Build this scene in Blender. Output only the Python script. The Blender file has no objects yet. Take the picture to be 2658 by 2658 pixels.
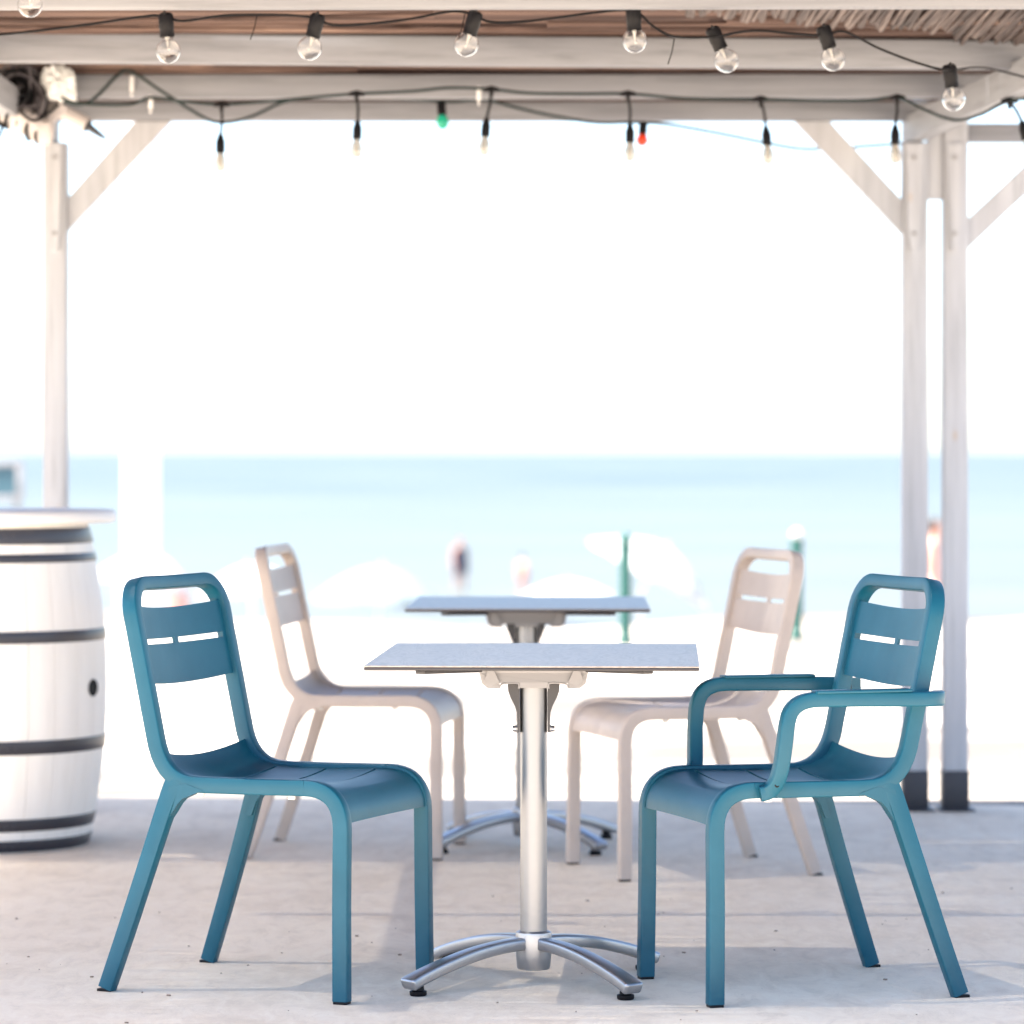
import bpy, bmesh, math, random
from mathutils import Vector, Matrix
from mathutils import noise as mn
R = math.radians
random.seed(7)
S = bpy.context.scene
C = S.collection

# ------------------------------------------------------------ camera, light, exposure
cam = bpy.data.cameras.new("camera")
co = bpy.data.objects.new("camera", cam); C.objects.link(co)
co.location = (0, 0, 1.15); co.rotation_euler = (R(90), 0, 0)
cam.sensor_fit = 'HORIZONTAL'; cam.sensor_width = 36.0
cam.lens = 127.5
cam.shift_y = -0.0575
cam.clip_start = 0.1; cam.clip_end = 90000
cam.dof.use_dof = True; cam.dof.focus_distance = 7.7; cam.dof.aperture_fstop = 3.4
S.camera = co

SUN_EL, SUN_AZ = R(60), R(258)          # azimuth clockwise from +Y: from the left, a little behind the camera
w = bpy.data.worlds.new("World"); S.world = w; w.use_nodes = True
nt = w.node_tree
sky = nt.nodes.new('ShaderNodeTexSky'); sky.sky_type = 'NISHITA'; sky.sun_disc = False
sky.sun_elevation = SUN_EL; sky.sun_rotation = SUN_AZ
sky.air_density = 0.8; sky.dust_density = 1.1; sky.ozone_density = 1.0
bg = nt.nodes['Background']; bg.inputs['Strength'].default_value = 0.072
nt.links.new(sky.outputs[0], bg.inputs['Color'])
sl = bpy.data.lights.new("sun", 'SUN'); sl.energy = 4.1; sl.angle = R(0.53); sl.color = (1.0, 0.94, 0.86)
so = bpy.data.objects.new("sun", sl); C.objects.link(so)
d2s = Vector((math.sin(SUN_AZ)*math.cos(SUN_EL), math.cos(SUN_AZ)*math.cos(SUN_EL), math.sin(SUN_EL)))
so.rotation_euler = d2s.to_track_quat('Z', 'Y').to_euler(); so.location = (-20, -5, 30)
S.view_settings.view_transform = 'Standard'; S.view_settings.look = 'None'
S.view_settings.exposure = 2.82; S.view_settings.gamma = 1.0
S.view_settings.use_curve_mapping = False
S.cycles.max_bounces = 10; S.cycles.diffuse_bounces = 6; S.cycles.transmission_bounces = 8
S.cycles.use_denoising = True; S.cycles.sample_clamp_direct = 0.4

# ------------------------------------------------------------ materials
def mat(name, col, rough=0.5, metal=0.0, spec=0.5):
    m = bpy.data.materials.new(name); m.use_nodes = True
    b = m.node_tree.nodes['Principled BSDF']
    b.inputs['Base Color'].default_value = (*col, 1); b.inputs['Roughness'].default_value = rough
    b.inputs['Metallic'].default_value = metal; b.inputs['Specular IOR Level'].default_value = spec
    return m

def N(m, kind, **kw):
    n = m.node_tree.nodes.new(kind)
    for k, v in kw.items():
        if k in n.inputs: n.inputs[k].default_value = v
        else: setattr(n, k, v)
    return n

def L(m, a, b): m.node_tree.links.new(a, b)

def coords(m, scale=(1, 1, 1), rot=(0, 0, 0)):
    tc = N(m, 'ShaderNodeTexCoord'); mp = N(m, 'ShaderNodeMapping')
    mp.inputs['Scale'].default_value = scale; mp.inputs['Rotation'].default_value = rot
    L(m, tc.outputs['Object'], mp.inputs['Vector']); return mp.outputs['Vector']

def ramp(m, fac, stops):
    r = N(m, 'ShaderNodeValToRGB'); e = r.color_ramp.elements
    while len(e) < len(stops): e.new(0.5)
    for i, (p, c) in enumerate(stops):
        e[i].position = p; e[i].color = (*c, 1) if len(c) == 3 else c
    L(m, fac, r.inputs['Fac']); return r.outputs['Color']

def noise(m, vec, scale, detail=4, rough=0.55, dist=0.0):
    n = N(m, 'ShaderNodeTexNoise'); n.inputs['Scale'].default_value = scale
    n.inputs['Detail'].default_value = detail; n.inputs['Roughness'].default_value = rough
    n.inputs['Distortion'].default_value = dist
    L(m, vec, n.inputs['Vector']); return n.outputs['Fac']

def bump(m, h, strength, dist=0.01, prev=None):
    b = N(m, 'ShaderNodeBump'); b.inputs['Strength'].default_value = strength; b.inputs['Distance'].default_value = dist
    L(m, h, b.inputs['Height'])
    if prev: L(m, prev, b.inputs['Normal'])
    L(m, b.outputs['Normal'], m.node_tree.nodes['Principled BSDF'].inputs['Normal']); return b.outputs['Normal']

def mixc(m, fac, a, b):
    x = N(m, 'ShaderNodeMix', data_type='RGBA')
    if isinstance(fac, float): x.inputs[0].default_value = fac
    else: L(m, fac, x.inputs[0])
    for s, v in ((6, a), (7, b)):
        if isinstance(v, tuple): x.inputs[s].default_value = (*v, 1)
        else: L(m, v, x.inputs[s])
    return x.outputs[2]

def base(m, c): L(m, c, m.node_tree.nodes['Principled BSDF'].inputs['Base Color'])

def plastic(name, col, rough=0.45):
    m = mat(name, col, rough, 0, 0.28)
    v = coords(m)
    dirt = noise(m, v, 9, 5, 0.6)
    lo = tuple(c*0.93 for c in col); hi = tuple(min(1, c*1.06+0.004) for c in col)
    base(m, ramp(m, dirt, [(0.3, lo), (0.7, hi)]))
    r = N(m, 'ShaderNodeMapRange'); r.inputs['To Min'].default_value = rough-0.06; r.inputs['To Max'].default_value = rough+0.1
    L(m, noise(m, v, 5, 3), r.inputs['Value']); L(m, r.outputs[0], m.node_tree.nodes['Principled BSDF'].inputs['Roughness'])
    bump(m, noise(m, v, 900, 2), 0.12, 0.0006)
    return m

M = {}
M['blue'] = plastic('blue_plastic', (0.0038, 0.078, 0.124), 0.37)
M['tan'] = plastic('tan_plastic', (0.50, 0.412, 0.35), 0.42)
M['black'] = mat('black_plastic', (0.0045, 0.0042, 0.006), 0.5, 0, 0.22)
M['dark'] = mat('dark_metal', (0.05, 0.05, 0.056), 0.45, 0.3)
M['clip'] = mat('translucent_clip', (0.75, 0.73, 0.70), 0.4)
m = M['alu'] = mat('satin_aluminium', (0.38, 0.385, 0.405), 0.33, 0.9)
bump(m, noise(m, coords(m), 300, 3), 0.04, 0.001)
m = M['pole'] = mat('satin_aluminium_tube', (0.27, 0.275, 0.29), 0.38, 0.9)
m = M['housing'] = mat('grey_housing', (0.25, 0.25, 0.27), 0.45)
bump(m, noise(m, coords(m), 500, 2), 0.1, 0.0005)

m = M['top'] = mat('grey_wood_laminate', (0.2, 0.2, 0.2), 0.36, 0, 0.30)
v = coords(m, (3.4, 1.0, 1))
warp = noise(m, v, 3.0, 3, 0.5, 0.6)
mult = N(m, 'ShaderNodeMath', operation='MULTIPLY'); L(m, warp, mult.inputs[0]); mult.inputs[1].default_value = 95.0
sn = N(m, 'ShaderNodeMath', operation='SINE'); L(m, mult.outputs[0], sn.inputs[0])
mr = N(m, 'ShaderNodeMapRange'); L(m, sn.outputs[0], mr.inputs['Value']); mr.inputs['From Min'].default_value = -1
streak = ramp(m, noise(m, coords(m, (22, 3.0, 2)), 2.2, 6, 0.68, 1.1), [(0.30, (0.15, 0.15, 0.15)), (0.70, (0.85, 0.85, 0.85))])
c = mixc(m, streak, (0.245, 0.212, 0.185), (0.39, 0.345, 0.305))
c2 = mixc(m, mr.outputs[0], c, (0.42, 0.375, 0.335))
base(m, mixc(m, 0.55, c, c2))
bump(m, mr.outputs[0], 0.06, 0.0005)
M['top_edge'] = mat('laminate_edge', (0.028, 0.025, 0.028), 0.5)

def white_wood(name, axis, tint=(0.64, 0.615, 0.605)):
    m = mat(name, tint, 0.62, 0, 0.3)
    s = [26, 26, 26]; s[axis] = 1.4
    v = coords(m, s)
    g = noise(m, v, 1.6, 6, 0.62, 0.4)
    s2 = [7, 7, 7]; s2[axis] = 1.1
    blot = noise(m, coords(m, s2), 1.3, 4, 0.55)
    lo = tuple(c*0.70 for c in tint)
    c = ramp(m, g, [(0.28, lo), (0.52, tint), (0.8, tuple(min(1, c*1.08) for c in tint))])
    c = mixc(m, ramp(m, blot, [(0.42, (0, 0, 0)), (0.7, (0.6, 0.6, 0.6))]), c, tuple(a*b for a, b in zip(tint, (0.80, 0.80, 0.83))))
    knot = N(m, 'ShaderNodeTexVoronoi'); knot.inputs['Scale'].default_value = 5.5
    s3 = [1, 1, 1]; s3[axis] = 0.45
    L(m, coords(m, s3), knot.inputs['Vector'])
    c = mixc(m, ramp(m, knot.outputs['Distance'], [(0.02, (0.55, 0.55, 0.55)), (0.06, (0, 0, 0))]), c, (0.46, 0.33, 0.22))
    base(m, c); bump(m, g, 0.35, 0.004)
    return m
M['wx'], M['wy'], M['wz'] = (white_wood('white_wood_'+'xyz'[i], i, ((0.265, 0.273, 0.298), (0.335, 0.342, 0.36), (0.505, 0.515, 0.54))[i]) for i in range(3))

def reed(name, sc, stops):
    m = mat(name, (0.2, 0.12, 0.09), 0.7, 0, 0.25)
    a = noise(m, coords(m, sc), 1.0, 3, 0.6)
    b = noise(m, coords(m, tuple(q*(0.11 if q > 1 else 0.8) for q in sc)), 1.0, 4, 0.7)
    mx = N(m, 'ShaderNodeMix', data_type='FLOAT'); mx.inputs[0].default_value = 0.55
    L(m, a, mx.inputs[2]); L(m, b, mx.inputs[3])
    base(m, ramp(m, mx.outputs[0], stops)); return m
M['reed'] = reed('dry_reed', (0.7, 95, 60), [(0.36, (0.022, 0.014, 0.013)), (0.46, (0.075, 0.046, 0.039)), (0.55, (0.15, 0.098, 0.082)), (0.66, (0.32, 0.215, 0.17))])
M['reed2'] = reed('grey_reed', (95, 0.7, 60), [(0.36, (0.03, 0.025, 0.024)), (0.5, (0.115, 0.09, 0.083)), (0.66, (0.29, 0.235, 0.21))])
m = M['cask'] = mat('cream_cask_paint', (0.74, 0.705, 0.65), 0.55, 0, 0.35)
v = coords(m, (9, 9, 1.3)); g = noise(m, v, 2, 5, 0.6)
base(m, ramp(m, g, [(0.3, (0.80, 0.765, 0.71)), (0.6, (0.85, 0.82, 0.77))])); bump(m, g, 0.1, 0.002)
m = M['hoop'] = mat('black_hoop_iron', (0.022, 0.022, 0.032), 0.36, 0.0, 0.6)
bump(m, noise(m, coords(m), 18, 4), 0.25, 0.004)
M['disc'] = mat('white_table_disc', (0.80, 0.78, 0.75), 0.5)
M['hole'] = mat('bung_hole_dark', (0.006, 0.006, 0.006), 0.9)

m = M['floor'] = mat('pale_concrete', (0.600, 0.561, 0.525), 0.78, 0, 0.25)
v = coords(m)
big = noise(m, v, 1.1, 5, 0.6, 0.3); midn = noise(m, coords(m, (1, 0.7, 1)), 5, 6, 0.65, 0.5); fine = noise(m, v, 60, 5, 0.7)
c = ramp(m, big, [(0.3, (0.639, 0.522, 0.397)), (0.5, (0.721, 0.596, 0.456)), (0.7, (0.778, 0.655, 0.509))])
c = mixc(m, ramp(m, midn, [(0.40, (0, 0, 0)), (0.62, (0.5, 0.5, 0.5))]), c, (0.809, 0.694, 0.549))
c = mixc(m, ramp(m, midn, [(0.30, (0.55, 0.55, 0.55)), (0.42, (0, 0, 0))]), c, (0.551, 0.453, 0.352))
scr = noise(m, coords(m, (7, 5, 1), (0, 0, 0.6)), 1.6, 6, 0.72, 1.2)
c = mixc(m, ramp(m, scr, [(0.60, (0, 0, 0)), (0.72, (0.45, 0.45, 0.45))]), c, (0.515, 0.424, 0.330))
sandy = noise(m, coords(m, (1.2, 0.8, 1)), 1.9, 8, 0.72, 0.8)
c = mixc(m, ramp(m, sandy, [(0.47, (0, 0, 0)), (0.62, (0.75, 0.75, 0.75))]), c, (0.783, 0.665, 0.514))
mot = noise(m, coords(m, (1, 0.42, 1)), 15, 8, 0.72, 0.8)
c = mixc(m, ramp(m, mot, [(0.36, (0.45, 0.45, 0.45)), (0.50, (0, 0, 0))]), c, (0.567, 0.465, 0.358))
c = mixc(m, ramp(m, mot, [(0.52, (0, 0, 0)), (0.66, (0.6, 0.6, 0.6))]), c, (0.824, 0.720, 0.573))
speck = N(m, 'ShaderNodeTexVoronoi'); speck.inputs['Scale'].default_value = 26; L(m, v, speck.inputs['Vector'])
c = mixc(m, ramp(m, speck.outputs['Distance'], [(0.035, (0.6, 0.6, 0.6)), (0.07, (0, 0, 0))]), c, (0.346, 0.277, 0.218))
base(m, c)
n1 = bump(m, midn, 0.25, 0.012); n2 = bump(m, fine, 0.35, 0.003, n1); bump(m, scr, 0.2, 0.003, n2)

m = M['sand'] = mat('pale_sand', (0.62, 0.56, 0.48), 0.9, 0, 0.2)
v = coords(m)
sc_ = ramp(m, noise(m, v, 0.8, 6, 0.65), [(0.3, (0.47, 0.41, 0.345)), (0.7, (0.58, 0.51, 0.44))])
damp = noise(m, coords(m, (0.35, 1.0, 1)), 0.55, 5, 0.65, 0.4)
sc_ = mixc(m, ramp(m, damp, [(0.42, (0, 0, 0)), (0.60, (0.97, 0.97, 0.97))]), sc_, (0.105, 0.094, 0.086))
tc = N(m, 'ShaderNodeTexCoord'); sx = N(m, 'ShaderNodeSeparateXYZ'); L(m, tc.outputs['Object'], sx.inputs[0])
yy = N(m, 'ShaderNodeMath', operation='MULTIPLY_ADD'); L(m, damp, yy.inputs[0]); yy.inputs[1].default_value = 4.0; L(m, sx.outputs['Y'], yy.inputs[2])
bk = N(m, 'ShaderNodeMapRange'); L(m, yy.outputs[0], bk.inputs['Value']); bk.inputs['From Min'].default_value = 26.0; bk.inputs['From Max'].default_value = 30.0
sc_ = mixc(m, ramp(m, bk.outputs[0], [(0.25, (0, 0, 0)), (0.42, (0.8, 0.8, 0.8)), (0.62, (0.8, 0.8, 0.8)), (0.85, (0, 0, 0))]), sc_, (0.085, 0.066, 0.052))
base(m, sc_)
bump(m, noise(m, v, 6, 6, 0.7), 0.5, 0.04)

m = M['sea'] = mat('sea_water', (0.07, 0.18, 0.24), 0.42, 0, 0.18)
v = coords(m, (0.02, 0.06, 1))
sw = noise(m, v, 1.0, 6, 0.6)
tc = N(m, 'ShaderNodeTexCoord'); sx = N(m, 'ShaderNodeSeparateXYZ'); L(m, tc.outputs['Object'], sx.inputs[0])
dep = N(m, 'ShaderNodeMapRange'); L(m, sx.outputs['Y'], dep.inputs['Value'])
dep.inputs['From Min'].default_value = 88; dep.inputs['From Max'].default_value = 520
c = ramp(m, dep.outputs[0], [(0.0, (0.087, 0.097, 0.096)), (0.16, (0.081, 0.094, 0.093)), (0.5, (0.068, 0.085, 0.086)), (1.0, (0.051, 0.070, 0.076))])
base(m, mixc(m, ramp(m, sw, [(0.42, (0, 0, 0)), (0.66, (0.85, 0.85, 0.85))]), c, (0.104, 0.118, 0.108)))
bump(m, noise(m, coords(m, (0.5, 1.4, 1)), 1.0, 4), 0.5, 0.2)

def glass(name, tint):
    m = mat(name, tint, 0.02); b = m.node_tree.nodes['Principled BSDF']
    b.inputs['Transmission Weight'].default_value = 1.0; b.inputs['IOR'].default_value = 1.45
    return m
M['glass'] = glass('clear_glass', (0.97, 0.97, 0.97))
M['amber_glass'] = glass('warm_tinted_glass', (0.82, 0.79, 0.74)); M['amber_glass'].node_tree.nodes['Principled BSDF'].inputs['Transmission Weight'].default_value = 0.8
M['stem'] = mat('frosted_stem', (0.8, 0.78, 0.74), 0.4)
M['filament'] = mat('brass_filament', (0.80, 0.68, 0.48), 0.4, 0.1)
M['green_glass'] = mat('green_bulb', (0.02, 0.42, 0.27), 0.12)
M['red_glass'] = mat('red_bulb', (0.72, 0.06, 0.025), 0.15)
M['cable'] = mat('black_cable', (0.004, 0.004, 0.0055), 0.55, 0, 0.2)
M['grey_cable'] = mat('dusty_grey_cable', (0.085, 0.075, 0.082), 0.6)
M['green_cable'] = mat('dark_green_cable', (0.010, 0.022, 0.022), 0.5, 0, 0.3)
M['sheet'] = mat('white_plastic_sheet', (0.82, 0.83, 0.82), 0.3)
M['cloth'] = mat('dusty_wrap', (0.60, 0.55, 0.53), 0.7)
M['bolt'] = mat('steel_bolt', (0.35, 0.34, 0.34), 0.4, 0.6)
M['shoe'] = mat('anthracite_post_shoe', (0.045, 0.043, 0.05), 0.5, 0.2)
M['board_white'] = mat('weathered_white_paint', (0.27, 0.265, 0.27), 0.6)
M['white'] = mat('white_paint', (0.80, 0.80, 0.80), 0.5)
M['green_post'] = mat('green_post_paint', (0.012, 0.085, 0.068), 0.5)
M['canvas'] = mat('white_canvas', (0.52, 0.52, 0.51), 0.8)
M['pale_canvas'] = mat('pale_blue_canvas', (0.17, 0.21, 0.225), 0.8)
M['board_blue'] = mat('blue_board_print', (0.045, 0.11, 0.14), 0.5)
M['skin'] = mat('sunned_skin', (0.52, 0.27, 0.19), 0.55)
M['hair'] = mat('dark_hair', (0.03, 0.02, 0.018), 0.6)
M['navy'] = mat('navy_swimwear', (0.02, 0.025, 0.06), 0.7)
M['coral'] = mat('coral_swimwear', (0.58, 0.26, 0.22), 0.7)
M['pale_pink'] = mat('pale_pink_cotton', (0.52, 0.36, 0.33), 0.8)
M['leaf'] = mat('dry_crumb', (0.26, 0.19, 0.14), 0.8)

# ------------------------------------------------------------ mesh helpers
def obj(name, data, mt=None, parent=None, smooth=True, angle=35):
    """data: (verts, faces) or bmesh; links it as ONE mesh object"""
    me = bpy.data.meshes.new(name)
    if isinstance(data, bmesh.types.BMesh):
        data.to_mesh(me); data.free()
    else:
        me.from_pydata([tuple(p) for p in data[0]], [], data[1])
    bm = bmesh.new(); bm.from_mesh(me); bmesh.ops.recalc_face_normals(bm, faces=bm.faces); bm.to_mesh(me); bm.free()
    if smooth:
        for p in me.polygons: p.use_smooth = True
        me.set_sharp_from_angle(angle=R(angle))
    if mt: me.materials.append(M[mt])
    o = bpy.data.objects.new(name, me); C.objects.link(o)
    if parent: o.parent = parent
    return o

def thing(name, label, cat, loc=(0, 0, 0), rz=0.0, group=None):
    o = bpy.data.objects.new(name, None); C.objects.link(o)
    o.empty_display_size = 0.1; o.location = loc; o.rotation_euler = (0, 0, rz)
    return tag(o, label, cat, group)

def tag(o, label, cat, group=None):
    o['label'] = label; o['category'] = cat
    if group: o['group'] = group
    return o

def kids(o): return [c for c in bpy.data.objects if c.parent is o]

def copy_tree(o, parent=None):
    ch = kids(o)
    c = o.copy(); C.objects.link(c)
    if parent: c.parent = parent
    for k in ch: copy_tree(k, c)
    return c

def join(*parts):
    V, F = [], []
    for v, f in parts:
        n = len(V); V += list(v); F += [tuple(i+n for i in q) for q in f]
    return V, F

def rrect(a, b, r, seg=3):
    """rounded rectangle, full sizes a x b"""
    out = []
    for cx, cy, s in ((a/2-r, b/2-r, 0), (-a/2+r, b/2-r, 90), (-a/2+r, -b/2+r, 180), (a/2-r, -b/2+r, 270)):
        for k in range(seg+1):
            t = R(s+90*k/seg); out.append((cx+r*math.cos(t), cy+r*math.sin(t)))
    return out

def circle(r, n): return [(r*math.cos(2*math.pi*k/n), r*math.sin(2*math.pi*k/n)) for k in range(n)]

def sweep(path, A, section, caps=True):
    """section(i, t) -> list of (a, b); A[i] = reference direction of the section's first axis"""
    P = [Vector(p) for p in path]; n = len(P); V, F = [], []
    for i in range(n):
        t = (P[min(i+1, n-1)] - P[max(i-1, 0)]).normalized()
        a = Vector(A[i]) if not isinstance(A, Vector) else A.copy()
        a = (a - t*a.dot(t)).normalized(); b = t.cross(a)
        sec = section(i/(n-1)) if callable(section) else section
        m_ = len(sec)
        V += [P[i] + a*x + b*y for x, y in sec]
    for i in range(n-1):
        for k in range(m_):
            F.append((i*m_+k, i*m_+(k+1) % m_, (i+1)*m_+(k+1) % m_, (i+1)*m_+k))
    if caps: F += [tuple(range(m_))[::-1], tuple(range((n-1)*m_, n*m_))]
    return V, F

def tube(path, r, n=8):
    P = [Vector(p) for p in path]; V, F = [], []
    t0 = (P[1]-P[0]).normalized(); a = t0.orthogonal().normalized()
    for i in range(len(P)):
        t = (P[min(i+1, len(P)-1)] - P[max(i-1, 0)]).normalized()
        a = (a - t*a.dot(t)).normalized(); b = t.cross(a)
        rr = r(i/(len(P)-1)) if callable(r) else r
        V += [P[i] + a*(rr*math.cos(2*math.pi*k/n)) + b*(rr*math.sin(2*math.pi*k/n)) for k in range(n)]
    for i in range(len(P)-1):
        for k in range(n): F.append((i*n+k, i*n+(k+1) % n, (i+1)*n+(k+1) % n, (i+1)*n+k))
    F += [tuple(range(n))[::-1], tuple(range((len(P)-1)*n, len(P)*n))]
    return V, F

def smooth_path(pts, sub=5):
    P = [Vector(p) for p in pts]; out = []
    for i in range(len(P)-1):
        p0, p1, p2, p3 = P[max(i-1, 0)], P[i], P[i+1], P[min(i+2, len(P)-1)]
        for k in range(sub):
            t = k/sub
            out.append(0.5*((2*p1)+(p2-p0)*t+(2*p0-5*p1+4*p2-p3)*t*t+(3*p1-p0-3*p2+p3)*t**3))
    out.append(P[-1]); return out

def bez(p0, p1, p2, n=8):
    p0, p1, p2 = Vector(p0), Vector(p1), Vector(p2)
    return [p0*(1-t)**2+p1*2*t*(1-t)+p2*t*t for t in (k/n for k in range(n+1))]

def lathe(prof, n=32, a0=0.0, a1=2*math.pi, close=True):
    """prof: list of (r, z)"""
    V, F = [], []; k = len(prof); full = close
    steps = n if full else n+1
    for i in range(steps):
        t = a0+(a1-a0)*i/n
        V += [(r*math.cos(t), r*math.sin(t), z) for r, z in prof]
    for i in range(n):
        j = (i+1) % steps
        for q in range(k-1): F.append((i*k+q, j*k+q, j*k+q+1, i*k+q+1))
    return V, F

def box(cx, cy, cz, sx, sy, sz, bev=0.0, seg=2, rot=None):
    bm = bmesh.new(); bmesh.ops.create_cube(bm, size=1.0)
    bmesh.ops.scale(bm, vec=(sx, sy, sz), verts=bm.verts)
    if bev: bmesh.ops.bevel(bm, geom=bm.edges[:], offset=bev, segments=seg, profile=0.5, affect='EDGES')
    if rot: bmesh.ops.rotate(bm, cent=(0, 0, 0), matrix=rot, verts=bm.verts)
    bmesh.ops.translate(bm, vec=(cx, cy, cz), verts=bm.verts)
    bm.verts.index_update()
    r = [v.co.copy() for v in bm.verts], [tuple(v.index for v in f.verts) for f in bm.faces]
    bm.free(); return r

def prism(poly, y0, y1, axis='y'):
    n = len(poly)
    if axis == 'y': V = [(x, y0, z) for x, z in poly]+[(x, y1, z) for x, z in poly]
    else: V = [(y0, x, z) for x, z in poly]+[(y1, x, z) for x, z in poly]
    F = [tuple(range(n)), tuple(range(n, 2*n))[::-1]]+[(i, (i+1) % n, n+(i+1) % n, n+i) for i in range(n)]
    return V, F

def beam(p0, p1, wdt, hgt, up=(0, 0, 1), bev=0.004):
    """straight timber between two points; wdt across, hgt along up"""
    p0, p1 = Vector(p0), Vector(p1); L_ = (p1-p0).length; x = (p1-p0).normalized()
    z = Vector(up); z = (z-x*z.dot(x)).normalized(); y = z.cross(x)
    V, F = box(0, 0, 0, L_, wdt, hgt, bev, 2); mid = (p0+p1)/2
    return [mid+x*v[0]+y*v[1]+z*v[2] for v in V], F

def thicken(V, F, th):
    """give an open sheet a real thickness, centred on the sheet"""
    V = [Vector(v) for v in V]; used = sorted({i for f in F for i in f}); re_ = {i: k for k, i in enumerate(used)}
    V = [V[i] for i in used]; F = [tuple(re_[i] for i in f) for f in F]
    nrm = [Vector((0, 0, 0)) for _ in V]; edges = {}
    for f in F:
        n = (V[f[1]]-V[f[0]]).cross(V[f[2]]-V[f[0]]).normalized()
        for i in f: nrm[i] += n
        for a, b in zip(f, f[1:]+f[:1]): edges[(a, b)] = 1
    N_ = len(V); nrm = [n.normalized() for n in nrm]
    out = [v+n*th/2 for v, n in zip(V, nrm)]+[v-n*th/2 for v, n in zip(V, nrm)]
    G = list(F)+[tuple(i+N_ for i in f[::-1]) for f in F]
    G += [(b, a, a+N_, b+N_) for a, b in edges if (b, a) not in edges]
    return out, G

def xf(vf, mtx): return [mtx @ Vector(v) for v in vf[0]], vf[1]

# ------------------------------------------------------------ the setting
def terrain(y):
    pts = [(-80, -0.03), (26.0, -0.03), (27.5, -0.22), (44, -1.36), (62, -2.92), (84, -2.97), (89, -3.04), (112, -3.22), (130, -4.2)]
    for (a, za), (b, zb) in zip(pts, pts[1:]):
        if y <= b: return za+(zb-za)*(y-a)/(b-a)
    return pts[-1][1]
ys = [-80, -20, 0, 5, 8, 10, 11.5] + [12+0.5*k for k in range(64)] + [44+1.5*k for k in range(58)]
xs = [-160, -80, -40, -20] + [-12+0.75*k for k in range(33)] + [20, 40, 80, 160]
V, F = [], []
for y in ys:
    for x in xs:
        e = 0.05*math.sin(x*0.9+y*0.7)+0.035*math.sin(x*2.1-y*1.3) if y > 14 else 0
        edge = 0.9*math.sin(x*0.35)+0.4*math.sin(x*1.1+1)
        V.append((x, y, terrain(y+edge if 22 < y < 40 else y) + (e*min(1, (y-14)/6) if y > 14 else 0)*(1 if y < 60 else 0.3)))
nx = len(xs)
F = [(i*nx+j, i*nx+j+1, (i+1)*nx+j+1, (i+1)*nx+j) for i in range(len(ys)-1) for j in range(nx-1)]
o = obj('sand', (V, F), 'sand', angle=80); o['kind'] = 'structure'
ys = [84, 98, 120, 160, 240, 400, 800, 2000, 6000, 20000, 60000]
V = [(s*(300 if y < 500 else y*0.8), y, -3.0) for y in ys for s in (-1, 1)]
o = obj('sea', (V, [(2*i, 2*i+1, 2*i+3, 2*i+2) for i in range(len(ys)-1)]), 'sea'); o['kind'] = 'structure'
# concrete terrace; its far edge runs slightly askew
bm = bmesh.new()
pl = [(-8, -6), (8, -6), (8, 11.55), (1.7, 11.82), (0.2, 12.06), (-1.6, 12.12), (-8, 12.2)]
top = [bm.verts.new((x, y, 0)) for x, y in pl]; bot = [bm.verts.new((x, y, -0.12)) for x, y in pl]
bm.faces.new(top); bm.faces.new(bot[::-1])
for i in range(len(pl)):
    j = (i+1) % len(pl); bm.faces.new((top[i], bot[i], bot[j], top[j]))
o = obj('floor', bm, 'floor', smooth=False); o['kind'] = 'structure'
# crumbs and grit lying about on the concrete
parts = []
for k in range(70):
    x, y = random.uniform(-1.4, 1.5), random.uniform(7.1, 9.6); r = random.choice((0.0012, 0.0015, 0.002, 0.003))
    parts.append(xf(box(0, 0, 0, r*2.6, r*1.7, r*1.1), Matrix.Translation((x, y, r*0.5)) @ Matrix.Rotation(random.uniform(0, 3), 4, 'Z')))
o = obj('grit', join(*parts), 'leaf', smooth=False); o['kind'] = 'stuff'
tag(o, 'brown crumbs and grit scattered over the pale concrete floor', 'grit')

# ------------------------------------------------------------ pergola
PG = thing('pergola', 'white timber pergola with reed roof over the tables', 'pergola', (0, 11.7, 0))
def P_(name, vf, mt, label=None, smooth=True, parent=PG):
    vf = ([Vector(v)-Vector((0, 11.7, 0)) for v in vf[0]], vf[1])
    o = obj(name, vf, mt, parent, smooth)
    if label: o['label'] = label
    return o
def plank(y0, y1, x0, x1, zb, h, t=0.045):
    return beam((x0, y0, zb+h/2), (x1, y1, zb+h/2), t, h, bev=0.010)
P_('cross_beam', plank(8.77, 8.74, -1.9, 1.9, 2.2215, 0.088), 'wx')
P_('cross_beam', plank(9.93, 10.15, -1.62, 1.56, 2.2205, 0.083), 'wx')
P_('cross_beam', plank(10.96, 10.94, -1.60, 1.50, 2.2195, 0.074), 'wx')
P_('cross_beam', plank(11.70, 11.70, -1.60, 1.40, 2.2200, 0.064), 'wx')
P_('side_beam', beam((1.290, 11.78, 2.195), (1.640, 7.2, 2.195), 0.05, 0.088), 'wy')
P_('side_beam', beam((-1.495, 11.78, 2.195), (-1.495, 7.2, 2.195), 0.05, 0.088), 'wy')
def post(x0, x1, zt):
    p = P_('post', box((x0+x1)/2, 11.70, zt/2+0.06, x1-x0, 0.078, zt-0.12, 0.005), 'wz'); return p
p1 = post(1.258, 1.338, 2.15); p2 = post(1.389, 1.467, 2.245); p3 = post(-1.508, -1.433, 2.15)
for p, xc in ((p1, 1.298), (p2, 1.428), (p3, -1.470)):
    P_('post_shoe', box(xc, 11.70, 0.066, 0.084, 0.088, 0.124, 0.003), 'shoe')
    P_('base_plate', box(xc+0.004, 11.70, 0.003, 0.108, 0.15, 0.006, 0.001), 'shoe')
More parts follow.
